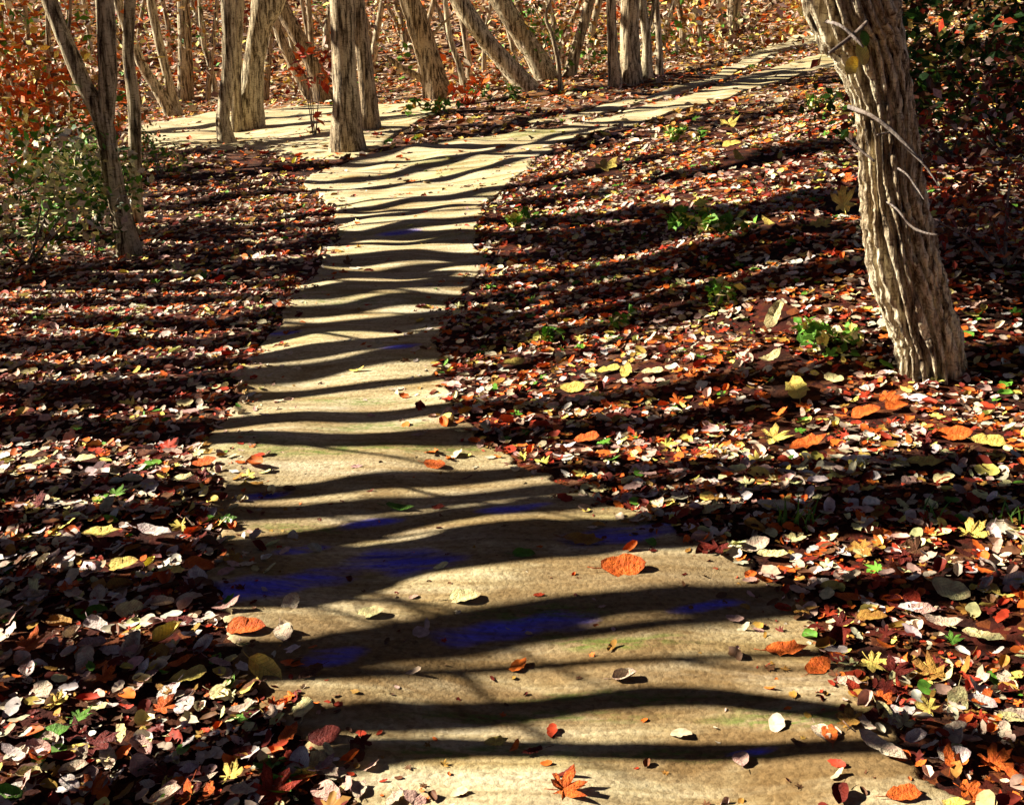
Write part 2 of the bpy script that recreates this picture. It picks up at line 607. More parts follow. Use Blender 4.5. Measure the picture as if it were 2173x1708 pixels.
# ------------------------------------------------------------------ trees
def crown_bm(top_pts, top_rad, n_limb, length, leaves=0, lo=.35, pal=('yellow', 'ochre', 'orange'), lsize=.08):
    """bare limbs and twigs on the upper part of a trunk"""
    mb = MB()
    tips = []
    N = len(top_pts)
    for k in range(n_limb):
        f = lo + (1 - lo) * (k + .5) / n_limb
        i = min(N - 1, int(f * (N - 1)))
        p, r = np.array(top_pts[i]), top_rad[i]
        az = random.uniform(0, 6.28)
        el = R(random.uniform(25, 60))
        d = np.array([math.cos(az) * math.cos(el), math.sin(az) * math.cos(el), math.sin(el)])
        L = length * random.uniform(.6, 1.1) * (1.15 - .6 * f)
        bend = np.array([random.uniform(-.2, .2), random.uniform(-.2, .2), .25])
        pts = [p + d * L * t + bend * L * t * t for t in np.linspace(0, 1, 6)]
        r0 = max(.012, r * .45)
        tube(mb, pts, np.linspace(r0, .006, 6), 6, .05)
        for j in range(3):
            t = random.uniform(.35, .95)
            q = p + d * L * t + bend * L * t * t
            d2 = d + np.array([random.uniform(-.8, .8), random.uniform(-.8, .8), random.uniform(-.2, .7)])
            d2 /= np.linalg.norm(d2)
            l2 = L * random.uniform(.25, .5)
            pts2 = [q + d2 * l2 * s + np.array([0, 0, .1]) * l2 * s * s for s in np.linspace(0, 1, 4)]
            tube(mb, pts2, np.linspace(max(.006, r0 * .4), .003, 4), 5)
            tips += [pts2[-1], pts2[2]]
    return mb, tips


def leaf_cloud(mb, centers, n, spread, pal, lsize, flat=1.0):
    for _ in range(n):
        c = centers[random.randrange(len(centers))]
        s = spread
        p = np.asarray(c) + np.array([random.gauss(0, s), random.gauss(0, s), random.gauss(0, s * flat)])
        q = basis(random.uniform(0, 6.28), random.uniform(0, 1.5), random.uniform(0, 6.28))
        sh = random.choice(('oval', 'oval', 'narrow', 'lobed')) if lsize > .035 else 'oval'
        v = np.array([(-.5, 0, 0), (0, -.3, .06), (.5, 0, 0), (0, .3, .06)]) * lsize * random.uniform(.6, 1.3)
        m = np.array(q.to_matrix())
        mb.add(v @ m.T + p, [(0, 1, 2, 3)], vary(PAL[random.choice(pal)], .3))


def tree(label, pts, wid, depth=None, group=None, bark=None, top=11.0, limbs=4, limb_len=1.3, forks=(), rough=.035, name='tree', seg=14):
    """pts: base to the frame's top in picture units, wid: picture width there; continued upward out of view"""
    bark = bark or M_BARK
    if depth is None:
        base = hit(*pts[0])
    else:
        base = at_depth(pts[0][0], pts[0][1], depth)
    y0 = base[1]
    P = [at_depth(u, v, y0) for u, v in pts]
    g = float(zt(P[0][0], y0))
    drop = P[0][2] - g
    lean = (P[0] - P[1]) / max(.05, abs(P[0][2] - P[1][2]))
    foot = P[0] + np.array([lean[0] * max(drop, 0) * .5, 0, -drop]) if drop > .05 else P[0].copy()
    foot[2] = float(zt(foot[0], foot[1])) - .06
    dep = y0 * CP
    rad = [w * K / FPX * dep / 2 for w in wid]
    P3 = [foot] + ([P[0]] if drop > .05 else []) + P[1:]
    r3 = [rad[0] * 1.18] + ([rad[0] * 1.05] if drop > .05 else []) + rad[1:]
    last, dirv = P3[-1], (P3[-1] - P3[-2])
    dirv = dirv / np.linalg.norm(dirv)
    z, rr = last[2], r3[-1]
    yl = random.uniform(-.05, .05)
    while z < top:
        dirv = dirv * .8 + np.array([random.uniform(-.06, .06), random.uniform(-.05, .05) + yl, 1.0]) * .2
        dirv /= np.linalg.norm(dirv)
        last = last + dirv * 1.1
        z = last[2]
        rr *= .88
        P3.append(last)
        r3.append(rr)
    n = max(24, int((P3[-1][2] - foot[2]) * 6))
    arr = smooth_poly(np.column_stack([np.array(P3), r3]), n)
    root = empty(name, foot, label, 'tree', group)
    mb = MB()
    tp, tr = arr[:, :3], np.maximum(arr[:, 3], .008)
    # flare at the foot
    hgt = tp[:, 2] - foot[2]
    tr = tr * (1 + .20 * np.exp(-hgt / (.12 + 2 * rad[0])))
    tube(mb, tp - foot, tr, seg, rough)
    for fk in forks:
        fp = np.array([at_depth(u, v, y0) for u, v, w in fk])
        fr = np.array([w * K / FPX * dep / 2 for u, v, w in fk])
        fp, fr = list(fp), list(fr)
        d2 = fp[-1] - fp[-2]
        d2 /= np.linalg.norm(d2)
        if fk[-1][1] <= 5:
            for s in range(4):
                d2 = d2 * .8 + np.array([0, 0, .2])
                fp.append(fp[-1] + d2 * .9)
                fr.append(fr[-1] * .8)
        a2 = smooth_poly(np.column_stack([np.array(fp), fr]), max(10, 4 * len(fp)))
        tube(mb, a2[:, :3] - foot, np.maximum(a2[:, 3], .004), 9, rough)
    mb.build('trunk', bark, root)
    if limbs:
        cm, tips = crown_bm(tp, tr, limbs, limb_len, lo=.78)
        cm.v = [a - foot for a in cm.v]
        cm.build('crown', M_TWIG, root)
    return root


G1 = 'trees of the wood behind the path'
# (label, points base->top, widths, depth or None)
TREES = [
    ('forked leaning tree with a pale left edge rising out of the green shrub', [(278, 542), (252, 430), (232, 335), (216, 250), (172, 165), (108, 10)], [46, 42, 40, 42, 36, 30], None, dict(forks=[[(222, 270, 36), (228, 200, 38), (228, 100, 38), (222, 0, 38)]])),
    ('slim upright tree just right of the forked leaning tree', [(288, 470), (287, 340), (284, 220), (272, 110), (276, 0)], [26, 27, 27, 24, 22], None, dict(forks=[[(276, 120, 10), (258, 90, 6), (236, 68, 3)]])),
    ('pale leaning sapling at the far left edge', [(50, 215), (22, 160), (0, 112)], [18, 15, 14], 21., {}),
    ('thin crooked sapling second from the left edge', [(78, 232), (70, 150), (58, 65), (52, 0)], [11, 11, 10, 9], 20., {}),
    ('short pale sapling above the left shrub', [(118, 295), (108, 220), (104, 140), (100, 0)], [14, 13, 11, 9], 17., {}),
    ('thin pale stem between the short sapling and the forked tree', [(152, 300), (151, 230), (146, 100), (150, 0)], [8, 8, 7, 6], 18., {}),
    ('dark tree leaning left at the rear of the clearing', [(372, 250), (335, 190), (303, 140), (270, 60), (250, 0)], [24, 24, 22, 20, 18], None, {}),
    ('pale edged tree leaning left beside the dark leaning one', [(380, 248), (360, 180), (338, 90), (320, 0)], [20, 20, 19, 18], None, {}),
    ('straight dark tree in the gap left of the twin trunks', [(390, 212), (389, 110), (386, 0)], [22, 21, 20], None, {}),
    ('thin pale stem behind the clearing', [(406, 210), (404, 130), (398, 0)], [11, 10, 8], None, {}),
    ('slim sapling leaning left before the twin trunks', [(459, 205), (446, 140), (432, 90), (424, 0)], [13, 12, 11, 9], None, {}),
    ('slightly crooked tree standing at the front of the clearing', [(484, 308), (473, 255), (482, 180), (487, 90), (484, 0)], [34, 28, 30, 31, 30], None, {}),
    ('slim pale tree between the crooked tree and the thick one', [(503, 282), (502, 150), (508, 0)], [20, 20, 20], None, {}),
    ('thick dark tree widening upward in the clearing', [(528, 274), (536, 160), (548, 80), (562, 0)], [50, 46, 46, 50], None, dict(forks=[[(552, 70, 30), (575, 30, 30), (590, 0, 30)]])),
    ('thin dark tree leaning left before the red leaves', [(667, 212), (630, 150), (600, 90), (580, 20)], [24, 24, 22, 20], None, {}),
    ('broad pale tree leaning left beside the straight central tree', [(690, 215), (662, 135), (628, 70), (590, 0)], [34, 32, 32, 30], None, {}),
    ('narrow upright stem high behind the leaning pair', [(662, 190), (660, 80), (654, 0)], [13, 12, 11], 30., {}),
    ('straight thick tree with a pale left edge at the centre of the clearing', [(738, 322), (734, 210), (729, 100), (726, 0)], [60, 55, 52, 52], None, {}),
    ('tree with a pale left edge next to the straight central tree', [(787, 274), (779, 180), (767, 80), (756, 0)], [36, 35, 33, 32], None, {}),
    ('thick tree leaning left with a side limb by the rear slope', [(932, 210), (912, 130), (890, 60), (870, 0)], [52, 48, 46, 44], None, dict(forks=[[(914, 200, 14), (890, 165, 14), (855, 145, 12), (817, 118, 8)], [(905, 95, 9), (930, 60, 6), (962, 30, 4)]])),
    ('thin dark stem right of the tree with a side limb', [(990, 196), (975, 140), (955, 80), (945, 0)], [14, 13, 12, 10], None, {}),
    ('strongly leaning tree bent at its foot on the rear slope', [(1128, 190), (1080, 140), (1028, 82), (975, 0)], [34, 36, 36, 38], None, {}),
    ('leaning dark tree with a pale edge right of the bent one', [(1166, 168), (1128, 105), (1098, 60), (1062, 0)], [38, 40, 40, 42], None, {}),
    ('thin crooked pale sapling in the brush on the rear slope', [(1184, 130), (1172, 75), (1158, 36), (1168, 0)], [9, 8, 7, 6], 24., {}),
    ('slim pale tree leaning to the right', [(1206, 164), (1228, 85), (1252, 0)], [22, 22, 22], None, {}),
    ('pale edged upright tree left of the dark broad trunk', [(1306, 182), (1300, 90), (1296, 0)], [24, 22, 21], None, {}),
    ('dark broad trunk between two pale slim ones', [(1338, 174), (1336, 80), (1338, 0)], [42, 38, 38], None, {}),
    ('pale slim tree forked high up on the rear slope', [(1373, 168), (1372, 80), (1362, 0)], [22, 20, 18], None, dict(forks=[[(1373, 75, 10), (1384, 30, 9), (1388, 0, 9)]])),
    ('slim pale stem rightmost of the rear slope cluster', [(1401, 160), (1398, 80), (1392, 0)], [14, 13, 13], None, {}),
    ('upright grey tree beside the upper end of the path', [(1552, 98), (1556, 50), (1558, 0)], [24, 26, 28], None, {}),
    ('slim tilted trunk leaning right above the upper path', [(1578, 64), (1612, 34), (1654, -4)], [11, 12, 13], None, {}),
]
for lab, pts, wid, dep, kw in TREES:
    tree(lab, pts, wid, dep, G1, bark=M_BARK if random.random() < .6 else M_BARK2, **kw)

far_spec = [(28, 26), (140, -14), (190, 20), (235, 30), (300, -10), (352, 12), (420, 20), (450, -18), (520, 14), (575, -24), (610, 30), (650, 16), (700, -8), (775, 24),
            (800, -20), (835, 34), (850, 20), (905, -26), (940, 30), (985, 22), (1010, 40), (1035, -14), (1080, 36), (1110, 20), (1180, 30), (1215, -30), (1262, -16), (1345, 16), (1420, -20), (1445, 10), (1480, 22), (1510, -12), (1530, 8)]
for i, (u0, ln_) in enumerate(far_spec):
    yy = random.uniform(29, 46)
    w0 = random.uniform(9, 20)
    p0 = at_depth(u0 + ln_ * .5, 100, yy)
    g0 = np.array([p0[0], yy, float(zt(p0[0], yy))])
    uu, vv_, _ = project(g0)
    vv_ = float(vv_)
    tree('slim distant trunk standing among others at the back of the wood', [(u0 + ln_ * .6, vv_), (u0 + ln_ * .2 + random.uniform(-5, 5), vv_ * .5), (u0 - ln_ * .6, 0)],
         [w0, w0 * .9, w0 * .8], yy, 'slim distant trunks at the back of the wood', bark=M_BARK2 if i % 2 else M_BARK, limbs=3, seg=9,
         forks=[[(u0 + ln_ * .15, vv_ * .55, w0 * .4), (u0 + random.choice((-1, 1)) * 28, vv_ * .3, w0 * .3), (u0 + random.choice((-1, 1)) * 45, vv_ * .12, w0 * .15)]] if i % 3 == 0 else ())

# ---- the big rough-barked tree on the right bank
def big_tree():
    rows = [(800, 1912, 2062), (726, 1890, 2050), (664, 1868, 2030), (570, 1834, 2008), (475, 1820, 1985), (400, 1815, 1970),
            (300, 1812, 1957), (210, 1800, 1945), (95, 1752, 1930), (0, 1695, 1915)]
    base = hit(1985, 778)
    y0 = base[1]
    P = np.array([at_depth((l + r) / 2, v, y0) for v, l, r in rows])
    rd = np.array([(r - l) * K / FPX * y0 * CP / 2 for v, l, r in rows])
    up = P[-1] - P[-2]
    up = up / np.linalg.norm(up)
    P, rd = list(P), list(rd)
    for k in range(9):
        up = up * .85 + np.array([.02, .0, 1]) * .15
        up /= np.linalg.norm(up)
        P.append(P[-1] + up * .9)
        rd.append(rd[-1] * .93)
    P[0] = P[0] + np.array([0, 0, -.08])
    P, rd = np.array(P), np.array(rd)
    arr = smooth_poly(np.column_stack([P, rd]), 320)
    foot = np.array([P[0][0], P[0][1], float(zt(P[0][0], P[0][1]))])
    root = empty('tree', foot, 'large tree with deeply ridged bark leaning left on the right bank', 'tree')
    nr = 20
    ph = rng.uniform(-.5, .5, nr * 2)

    def ridges(s, th):
        w = 1.1 * s * 2 + .10 * np.sin(s * 23 + 1.3) + .06 * np.sin(s * 61 + 2 * th)
        a = th + w * .35
        g = nr * a / (2 * math.pi)
        g = g + .22 * np.sin(3 * a + s * 19) + .16 * np.sin(7 * a - s * 37)
        c = np.abs(np.mod(g, 1.0) * 2 - 1)          # 1 in the groove, 0 on the ridge
        gap = .5 + .5 * np.sin(s * 95 + 5 * np.floor(g) * 1.7)
        rid = sstep(.80, .30, c)
        k = .72 + .32 * rid - .05 * np.abs(np.sin(s * 140 + 9 * np.floor(g))) - .05 * (gap > .93)
        fl = 1 + .32 * np.exp(-s * 60) * (1 + .35 * np.sin(5 * th + 1))
        return k * fl + .012 * rng.standard_normal((s.shape[0], th.shape[1]))
    mb = MB()
    tube(mb, arr[:, :3] - foot, arr[:, 3] * np.linspace(.94, .74, len(arr)), 190, 0, ridges)
    mb.build('trunk', M_RIDGE, root)
    cm, _ = crown_bm(arr[150:, :3], arr[150:, 3] * .5, 9, 2.4, lo=.25)
    cm.v = [a - foot for a in cm.v]
    cm.build('crown', M_TWIG, root)
    yf = y0 - .20
    tw = [[(1838, 48, 15), (1800, 82, 14), (1760, 112, 11)], [(1780, 52, 11), (1808, 74, 12), (1832, 100, 8)],
          [(1850, 245, 13), (1890, 275, 15), (1930, 315, 13), (1968, 358, 9), (1996, 400, 4)], [(1896, 282, 9), (1880, 282, 9), (1862, 286, 6)],
          [(1795, 292, 10), (1826, 318, 12), (1856, 342, 9)], [(1920, 366, 7), (1945, 398, 8), (1962, 424, 5)],
          [(1902, 442, 9), (1930, 476, 10), (1958, 492, 9), (1990, 498, 10)]]
    for k, t in enumerate(tw):
        pp = []
        for i, (u, v, w) in enumerate(t):
            pp.append((*at_depth(u, v, yf - .05 * i), .52 * w * K / FPX * yf / 2))
        if k not in (3, 4):
            d0 = np.array(pp[0][:3]) - np.array(pp[1][:3])
            d0 = d0 / np.linalg.norm(d0)
            pp.insert(0, (*(np.array(pp[0][:3]) + d0 * .05 + np.array([0, .20, 0])), pp[0][3] * 1.3))
        a = smooth_poly(np.array(pp), 16)
        m2 = MB()
        tube(m2, a[:, :3] - foot, a[:, 3], 8, .16)
        m2.build('broken_branch', M_TWIG, root)
    return root


BIG = big_tree()

# ------------------------------------------------------------------ trees outside the picture on the left: their shadows are the stripes
STRIPES = [
    ([(330, 1830), (560, 1690), (720, 1615), (1000, 1594), (1400, 1604), (1900, 1592), (2173, 1612)], 26),
    ([(150, 1800), (380, 1640), (600, 1548), (900, 1532), (1100, 1520), (1300, 1492), (1550, 1482), (1800, 1522), (2000, 1572)], 30),
    ([(0, 1400), (350, 1397), (700, 1402), (900, 1372), (1100, 1318), (1250, 1290), (1500, 1280), (1700, 1262), (2173, 1245)], 52),
    ([(700, 1430), (900, 1392), (1250, 1348), (1500, 1326), (1800, 1292), (2000, 1270)], 20),
    ([(0, 1285), (300, 1272), (500, 1248), (800, 1196), (1100, 1152), (1400, 1128), (1700, 1105), (2173, 1070)], 76),
    ([(0, 1172), (350, 1166), (500, 1178), (700, 1146), (900, 1106), (1100, 1085), (1300, 1062), (1700, 1050)], 26),
    ([(0, 1228), (440, 1224), (700, 1195)], 16),
    ([(0, 1108), (450, 1096), (600, 1092), (800, 1084), (1000, 1064), (1200, 1042), (1500, 1012)], 26),
    ([(0, 1045), (400, 1040), (560, 1055), (700, 1045), (900, 1025), (1050, 1007), (1250, 1000), (1600, 990), (2173, 975)], 24),
    ([(0, 935), (250, 930), (430, 932), (600, 936), (750, 940), (900, 935), (1100, 922), (1400, 905)], 28),
    ([(0, 905), (430, 905), (600, 902), (700, 884), (880, 878), (1000, 878), (1300, 848), (1600, 800), (1800, 785), (2173, 740)], 24),
    ([(0, 835), (300, 828), (480, 818), (620, 790), (800, 765), (900, 765), (1050, 728), (1300, 688), (1500, 640), (1750, 590), (2000, 540)], 24),
    ([(0, 785), (300, 780), (520, 770), (650, 752), (780, 735), (950, 718), (1100, 690), (1300, 650), (1600, 600), (1900, 540)], 18),
    ([(0, 735), (250, 732), (530, 735), (650, 705), (800, 690), (920, 702), (1150, 655), (1400, 600), (1700, 540)], 20),
    ([(0, 690), (400, 690), (580, 686), (660, 664), (800, 650), (950, 640), (1100, 620), (1350, 580), (1600, 540), (1830, 500)], 18),
    ([(0, 650), (300, 640), (600, 640), (700, 622), (850, 605), (1000, 596), (1100, 590), (1400, 556), (1800, 480)], 18),
    ([(0, 572), (300, 566), (640, 570), (760, 550), (1000, 540), (1150, 545), (1400, 515), (1800, 430)], 22),
    ([(0, 600), (340, 592), (640, 580)], 20),
    ([(0, 590), (330, 566), (520, 550), (720, 502), (850, 490), (960, 470), (1050, 462), (1300, 462), (1800, 452)], 22),
    ([(200, 510), (450, 478), (700, 455), (860, 440), (1000, 412), (1200, 380), (1400, 330), (1700, 262)], 18),
    ([(250, 470), (450, 436), (600, 412), (750, 424), (900, 392), (1050, 378), (1150, 338), (1200, 310), (1350, 262), (1500, 230)], 14),
    ([(330, 422), (500, 402), (640, 388), (760, 396), (880, 364), (1000, 340), (1100, 310), (1250, 272)], 12),
    ([(420, 376), (560, 368), (700, 350), (820, 332), (1000, 290), (1200, 240), (1400, 205), (1740, 142)], 12),
    ([(0, 615), (340, 612), (640, 606), (820, 585), (1000, 560), (1300, 535)], 11),
    ([(0, 862), (420, 858), (620, 842), (800, 822), (1000, 800), (1250, 745)], 11),
    ([(500, 1450), (900, 1440), (1200, 1415), (1500, 1405), (1800, 1385)], 9),
    ([(1050, 495), (1300, 505), (1600, 450), (1800, 400)], 30),
    ([(1000, 670), (1300, 610), (1600, 560), (1850, 520)], 22),
    ([(1100, 430), (1400, 390), (1700, 330), (1800, 300)], 28),
    ([(1250, 320), (1500, 270), (1780, 215)], 24),
    ([(1150, 210), (1400, 170), (1700, 95)], 16),
    ([(374, 336), (520, 318), (714, 284)], 26),
    ([(300, 296), (450, 268), (663, 246)], 10),
]
G2 = 'shadow casting trees outside the left of the picture'


def shadow_tree(k, pts, th):
    n = 26
    uv = smooth_poly(pts, n)
    P = np.array([hit(u, v) for u, v in uv])
    Pu = np.array([hit(u, v - th / 2) for u, v in uv])
    Pl = np.array([hit(u, v + th / 2) for u, v in uv])
    wdt = np.median(np.abs(Pu[:, 1] - Pl[:, 1])) * (1.35 if k < 2 else 1.0) + .012
    wdt = min(wdt, .5, max(.26, .62 - .027 * P[len(P) // 2, 1]))
    # straighten what the terrain makes jagged
    o = np.argsort(P[:, 0])
    P = P[o]
    xs = np.linspace(P[0, 0], P[-1, 0], n)
    Py = np.interp(xs, P[:, 0], P[:, 1])
    ker = np.ones(5) / 5
    Py = np.convolve(np.pad(Py, 2, mode='edge'), ker, 'valid')
    Pz = zt(xs, Py)
    ym = max(Py.min(), Py[0])
    x0 = -(.47 * ym + 1.5 + (k % 4) * .45)
    ce = math.cos(SUN_EL)
    t = (xs - x0) / (ce * math.cos(PSI))
    Q = np.column_stack([xs + SUN[0] * t, Py + SUN[1] * t, Pz + SUN[2] * t])
    # limit lean: rebuild y with clamped slope
    dz = np.diff(Q[:, 2])
    dy = np.clip(np.diff(Q[:, 1]) / np.maximum(dz, .01), -2.1, 2.1) * dz
    y = np.concatenate([[Q[0, 1]], Q[0, 1] + np.cumsum(dy)])
    y += np.mean(Q[:, 1] - y)
    Q[:, 1] = y
    d = Q[1] - Q[0]
    sl_ = d[1] / max(d[2], .02)
    low = Q[0]
    zb = float(zt(low[0], low[1])) - .1
    pre = []
    if low[2] - zb > .2:
        m = 5
        for i in range(m):
            f = i / m
            zz = zb + (low[2] - zb) * f
            pre.append((low[0], low[1] - sl_ * (low[2] - zz) * (.35 + .3 * f), zz))
    post = []
    last, dd = Q[-1], Q[-1] - Q[-3]
    dd = dd / np.linalg.norm(dd)
    for i in range(1):
        dd = dd * .8 + np.array([-.05, 0, .2])
        post.append(last + dd * .7 * (i + 1))
    A = np.array(pre + list(Q) + post) if pre else np.array(list(Q) + post)
    r = np.full(len(A), wdt / 2)
    r *= np.interp(A[:, 2], [A[0, 2], A[-1, 2]], [1.12, .82])
    foot = A[0].copy()
    arr = smooth_poly(np.column_stack([A, r]), 60)
    root = empty('tree', foot, 'bare tree standing outside the picture beyond its left edge', 'tree', G2)
    mb = MB()
    tube(mb, arr[:, :3] - foot, arr[:, 3], 12, .05)
    mb.build('trunk', M_BARK2, root)
    cm, _ = crown_bm(arr[-8:, :3], arr[-8:, 3], 3, .8, lo=.5)
    if k > 4:
        c2, _ = crown_bm(arr[16:52, :3], arr[16:52, 3] * .5, 2, .6, lo=.1)
        v0 = cm.n
        for a_ in c2.v: cm.v.append(a_)
        cm.f += [tuple(i + v0 for i in f_) for f_ in c2.f]
        cm.n += c2.n
    cm.v = [a - foot for a in cm.v]
    cm.build('crown', M_TWIG, root)
    return root


for k, (pts, th) in enumerate(STRIPES):
    shadow_tree(k, pts, th)

# leafy trees outside the picture: their crowns shade the right bank
def shade_tree(u, v, X, rad, n, lsz=.13, dz=.5):
    P = hit(u, v)
    ce = math.cos(SUN_EL)
    t = (P[0] - X) / (ce * math.cos(PSI))
    c = P + np.array([0, 0, dz]) + SUN * t
    foot = np.array([c[0] - .2, c[1], float(zt(c[0] - .2, c[1])) - .05])
    root = empty('tree', foot, 'leafy tree standing outside the picture beyond its left edge', 'tree', 'leafy trees outside the left of the picture')
    mb = MB()
    tp = smooth_poly([foot, foot * .6 + c * .4 + np.array([.1, .05, 0]), c + np.array([0, 0, rad * .7])], 20)
    tube(mb, tp - foot, np.linspace(.10, .02, 20), 10, .05)
    mb.build('trunk', M_BARK2, root)
    cm = MB()
    cs = [c + np.array([random.gauss(0, rad * .5), random.gauss(0, rad * .55), random.gauss(0, rad * .4)]) for _ in range(16)]
    leaf_cloud(cm, cs, n, rad * .22, ('green', 'ochre', 'yellow', 'red'), lsz)
    cm.v = [a - foot for a in cm.v]
    cm.build('crown', M_FOL, root, smooth=False)


for (u_, v_, X_, r_, n_) in ((2040, 110, -13, 1.1, 2400), (2150, 190, -12, 1.1, 2400), (2060, 300, -11, .95, 2200), (2160, 340, -10, .95, 2200),
                             (2010, 440, -10, .7, 1500), (2140, 480, -9, .8, 1800), (2060, 590, -9, .6, 1400), (2170, 620, -8, .7, 1500), (2100, 20, -15, 1.4, 2400)):
    shade_tree(u_, v_, X_, r_, n_)
shade_tree(1500, 260, -14.0, .9, 420)
shade_tree(2110, 200, -13, 1.1, 2400, dz=1.9)
shade_tree(2160, 330, -12, 1.0, 2200, dz=1.6)
shade_tree(2050, 300, -12, .8, 1800, dz=1.5)

# unseen leaf roof and walls added to keep most of the sky off the ground
cn = MB()
for _ in range(16000):
    k = random.random()
    if k < .66:
        x, y = random.uniform(-14, 26), random.uniform(-8, 62)
        z = random.uniform(14, 17) + max(0, y - 37) * .2
        if y > 26: x = random.uniform(-3, 30)
    elif k < .86:
        x, y = random.uniform(-22, 24), random.uniform(-26, -7)
        z = random.uniform(1, 17)
    elif k < .91:
        x, y, z = random.uniform(-30, -25), random.uniform(-10, 30), random.uniform(0, 8)
    elif k < .955:
        x, y, z = random.uniform(-26, -12), random.uniform(-8, 34), random.uniform(21, 24)
    else:
        x, y = random.uniform(22, 30), random.uniform(-10, 55)
        z = random.uniform(3, 17)
    q = basis(random.uniform(0, 6.28), random.uniform(0, 1.2), random.uniform(0, 6.28))
    v = np.array([(-.5, 0, 0), (-.1, -.36, .06), (.5, 0, 0), (.1, .36, .06)]) * random.uniform(1.1, 1.9)
    cn.add(v @ np.array(q.to_matrix()).T + (x, y, z), [(0, 1, 2, 3)], vary(random.choice((PAL['brown'], PAL['dark red'])), .3))
tag(cn.build('sky_blocking_canopy', M_FOL, smooth=False), 'unseen leaf canopy added above and around the view to block sky light', 'canopy', kind='stuff')

# ------------------------------------------------------------------ shrubs and undergrowth
def shrub(label, u, v, rx, rz, n, pal, lsize, depth=None, group=None, name='shrub', clumps=14, cat='shrub', stems=5):
    base = hit(u, v) if depth is None else None
    if depth is not None:
        p = at_depth(u, v, depth)
        base = np.array([p[0], p[1], float(zt(p[0], p[1]))])
    root = empty(name, base, label, cat, group)
    cs = []
    for _ in range(clumps):
        a = random.uniform(0, 6.28)
        r = math.sqrt(random.random())
        h = random.uniform(.08, 1)
        w = math.sqrt(max(.1, 1 - (h - .35) ** 2 * 1.5))
        cs.append(np.array([rx * r * math.cos(a) * w, rx * .7 * r * math.sin(a) * w, rz * h]))
    mb = MB()
    for c in cs[:max(stems, 1)] + cs[:0]:
        tube(mb, smooth_poly([np.array([random.gauss(0, .04), random.gauss(0, .04), -.04]), c * np.array([.5, .5, .6]), c], 8), np.linspace(.012, .004, 8), 5)
    mb.build('stem', M_TWIG, root)
    fm = MB()
    leaf_cloud(fm, cs, n, min(rx, rz) * .22, pal, lsize)
    fm.build('foliage', M_FOL, root, smooth=False)
    return root


shrub('low green shrub with cream leaves at the left edge below the forked tree', 60, 560, 1.0, 1.15, 2300, ('green', 'green', 'dark green', 'green', 'cream', 'pale yellow', 'pale yellow', 'pale yellow', 'white', 'cream'), .095, clumps=28)
shrub('green shrub with pale leaves right of the left edge shrub', 175, 492, .7, .9, 1300, ('green', 'green', 'dark green', 'cream', 'pale yellow', 'green', 'pale yellow'), .095, clumps=18)
shrub('orange leaved bush at the left edge above the green shrub', 40, 380, 1.3, 1.5, 1500, ('orange', 'orange', 'orange', 'ochre', 'yellow', 'brown'), .15, clumps=18)
shrub('tall orange and yellow bush at the upper left corner', 70, 330, 2.0, 2.3, 1300, ('orange', 'ochre', 'orange', 'yellow', 'brown', 'cream', 'green'), .19, clumps=36)
shrub('small green bush at the foot of the slim upright tree', 340, 375, .45, .75, 420, ('green', 'green', 'green', 'pale yellow'), .07, clumps=10)
shrub('sapling with bright red leaves left of the straight central tree', 668, 290, .35, 1.6, 70, ('red', 'red', 'orange'), .20, clumps=7)
shrub('small orange leaved sapling on the rear slope', 985, 218, .5, .5, 60, ('orange', 'red', 'orange'), .20, clumps=6)
shrub('low green plant beside the rear path bend', 930, 245, .8, .25, 130, ('green', 'green', 'ochre'), .15, clumps=8)
shrub('low green plant on the rear slope under the bent tree', 1055, 215, .7, .3, 80, ('green', 'pale yellow'), .17, clumps=8)
shrub('green and cream brush behind the right leaning slim tree', 1175, 165, 1.1, 1.9, 500, ('green', 'green', 'cream', 'brown', 'ochre'), .16, clumps=14)
shrub('dark evergreen shrub with yellow leaves in the upper right corner', 2120, 300, 1.5, 2.2, 3600, ('dark green', 'dark green', 'green', 'brown', 'dark red', 'dark green', 'yellow', 'dark green'), .13, clumps=34)
shrub('tall dark evergreen shrub directly behind the right side of the ridged trunk', 2030, 330, .9, 1.9, 2200, ('dark green', 'dark green', 'green', 'brown', 'dark green', 'yellow', 'dark red'), .12, clumps=24)
shrub('dark red leaved brush right of the ridged tree', 2125, 560, .9, .9, 2200, ('dark red', 'dark red', 'brown', 'red', 'brown', 'pinkish'), .06, clumps=22)

# clumps of low green plants on the banks
LOW = [(1745, 745, .20, .10, 70, 'green leafy clump below the ridged tree'), (1520, 655, .16, .10, 45, 'green clump halfway up the right bank'),
       (1165, 725, .10, .06, 26, 'small green clump at the right edge of the path'), (1320, 690, .14, .06, 30, 'green clump beside the yellow leaves on the right bank'),
       (1440, 300, .35, .14, 60, 'green clump under the upper path on the left'), (1150, 480, .40, .10, 70, 'low green band right of the sunlit path'),
       (1550, 490, .30, .10, 50, 'green clump in the middle of the dark bank'), (1740, 235, .35, .15, 50, 'green clump left of the ridged trunk'),
       (1500, 480, .30, .10, 45, 'green clump left of the middle of the dark bank'), (1975, 160, .12, .30, 40, 'green leaves hanging on a shoot right of the ridged trunk')]
for u, v, rx, rz, n, lab in LOW:
    shrub(lab, u, v, rx * 1.15, rz * 1.2, int(n * 2.2), ('green', 'green', 'green', 'yellow', 'pale yellow'), .065 if v > 600 else .095, name='ground_plant', clumps=8, cat='plant', group='low green plants on the banks', stems=3)


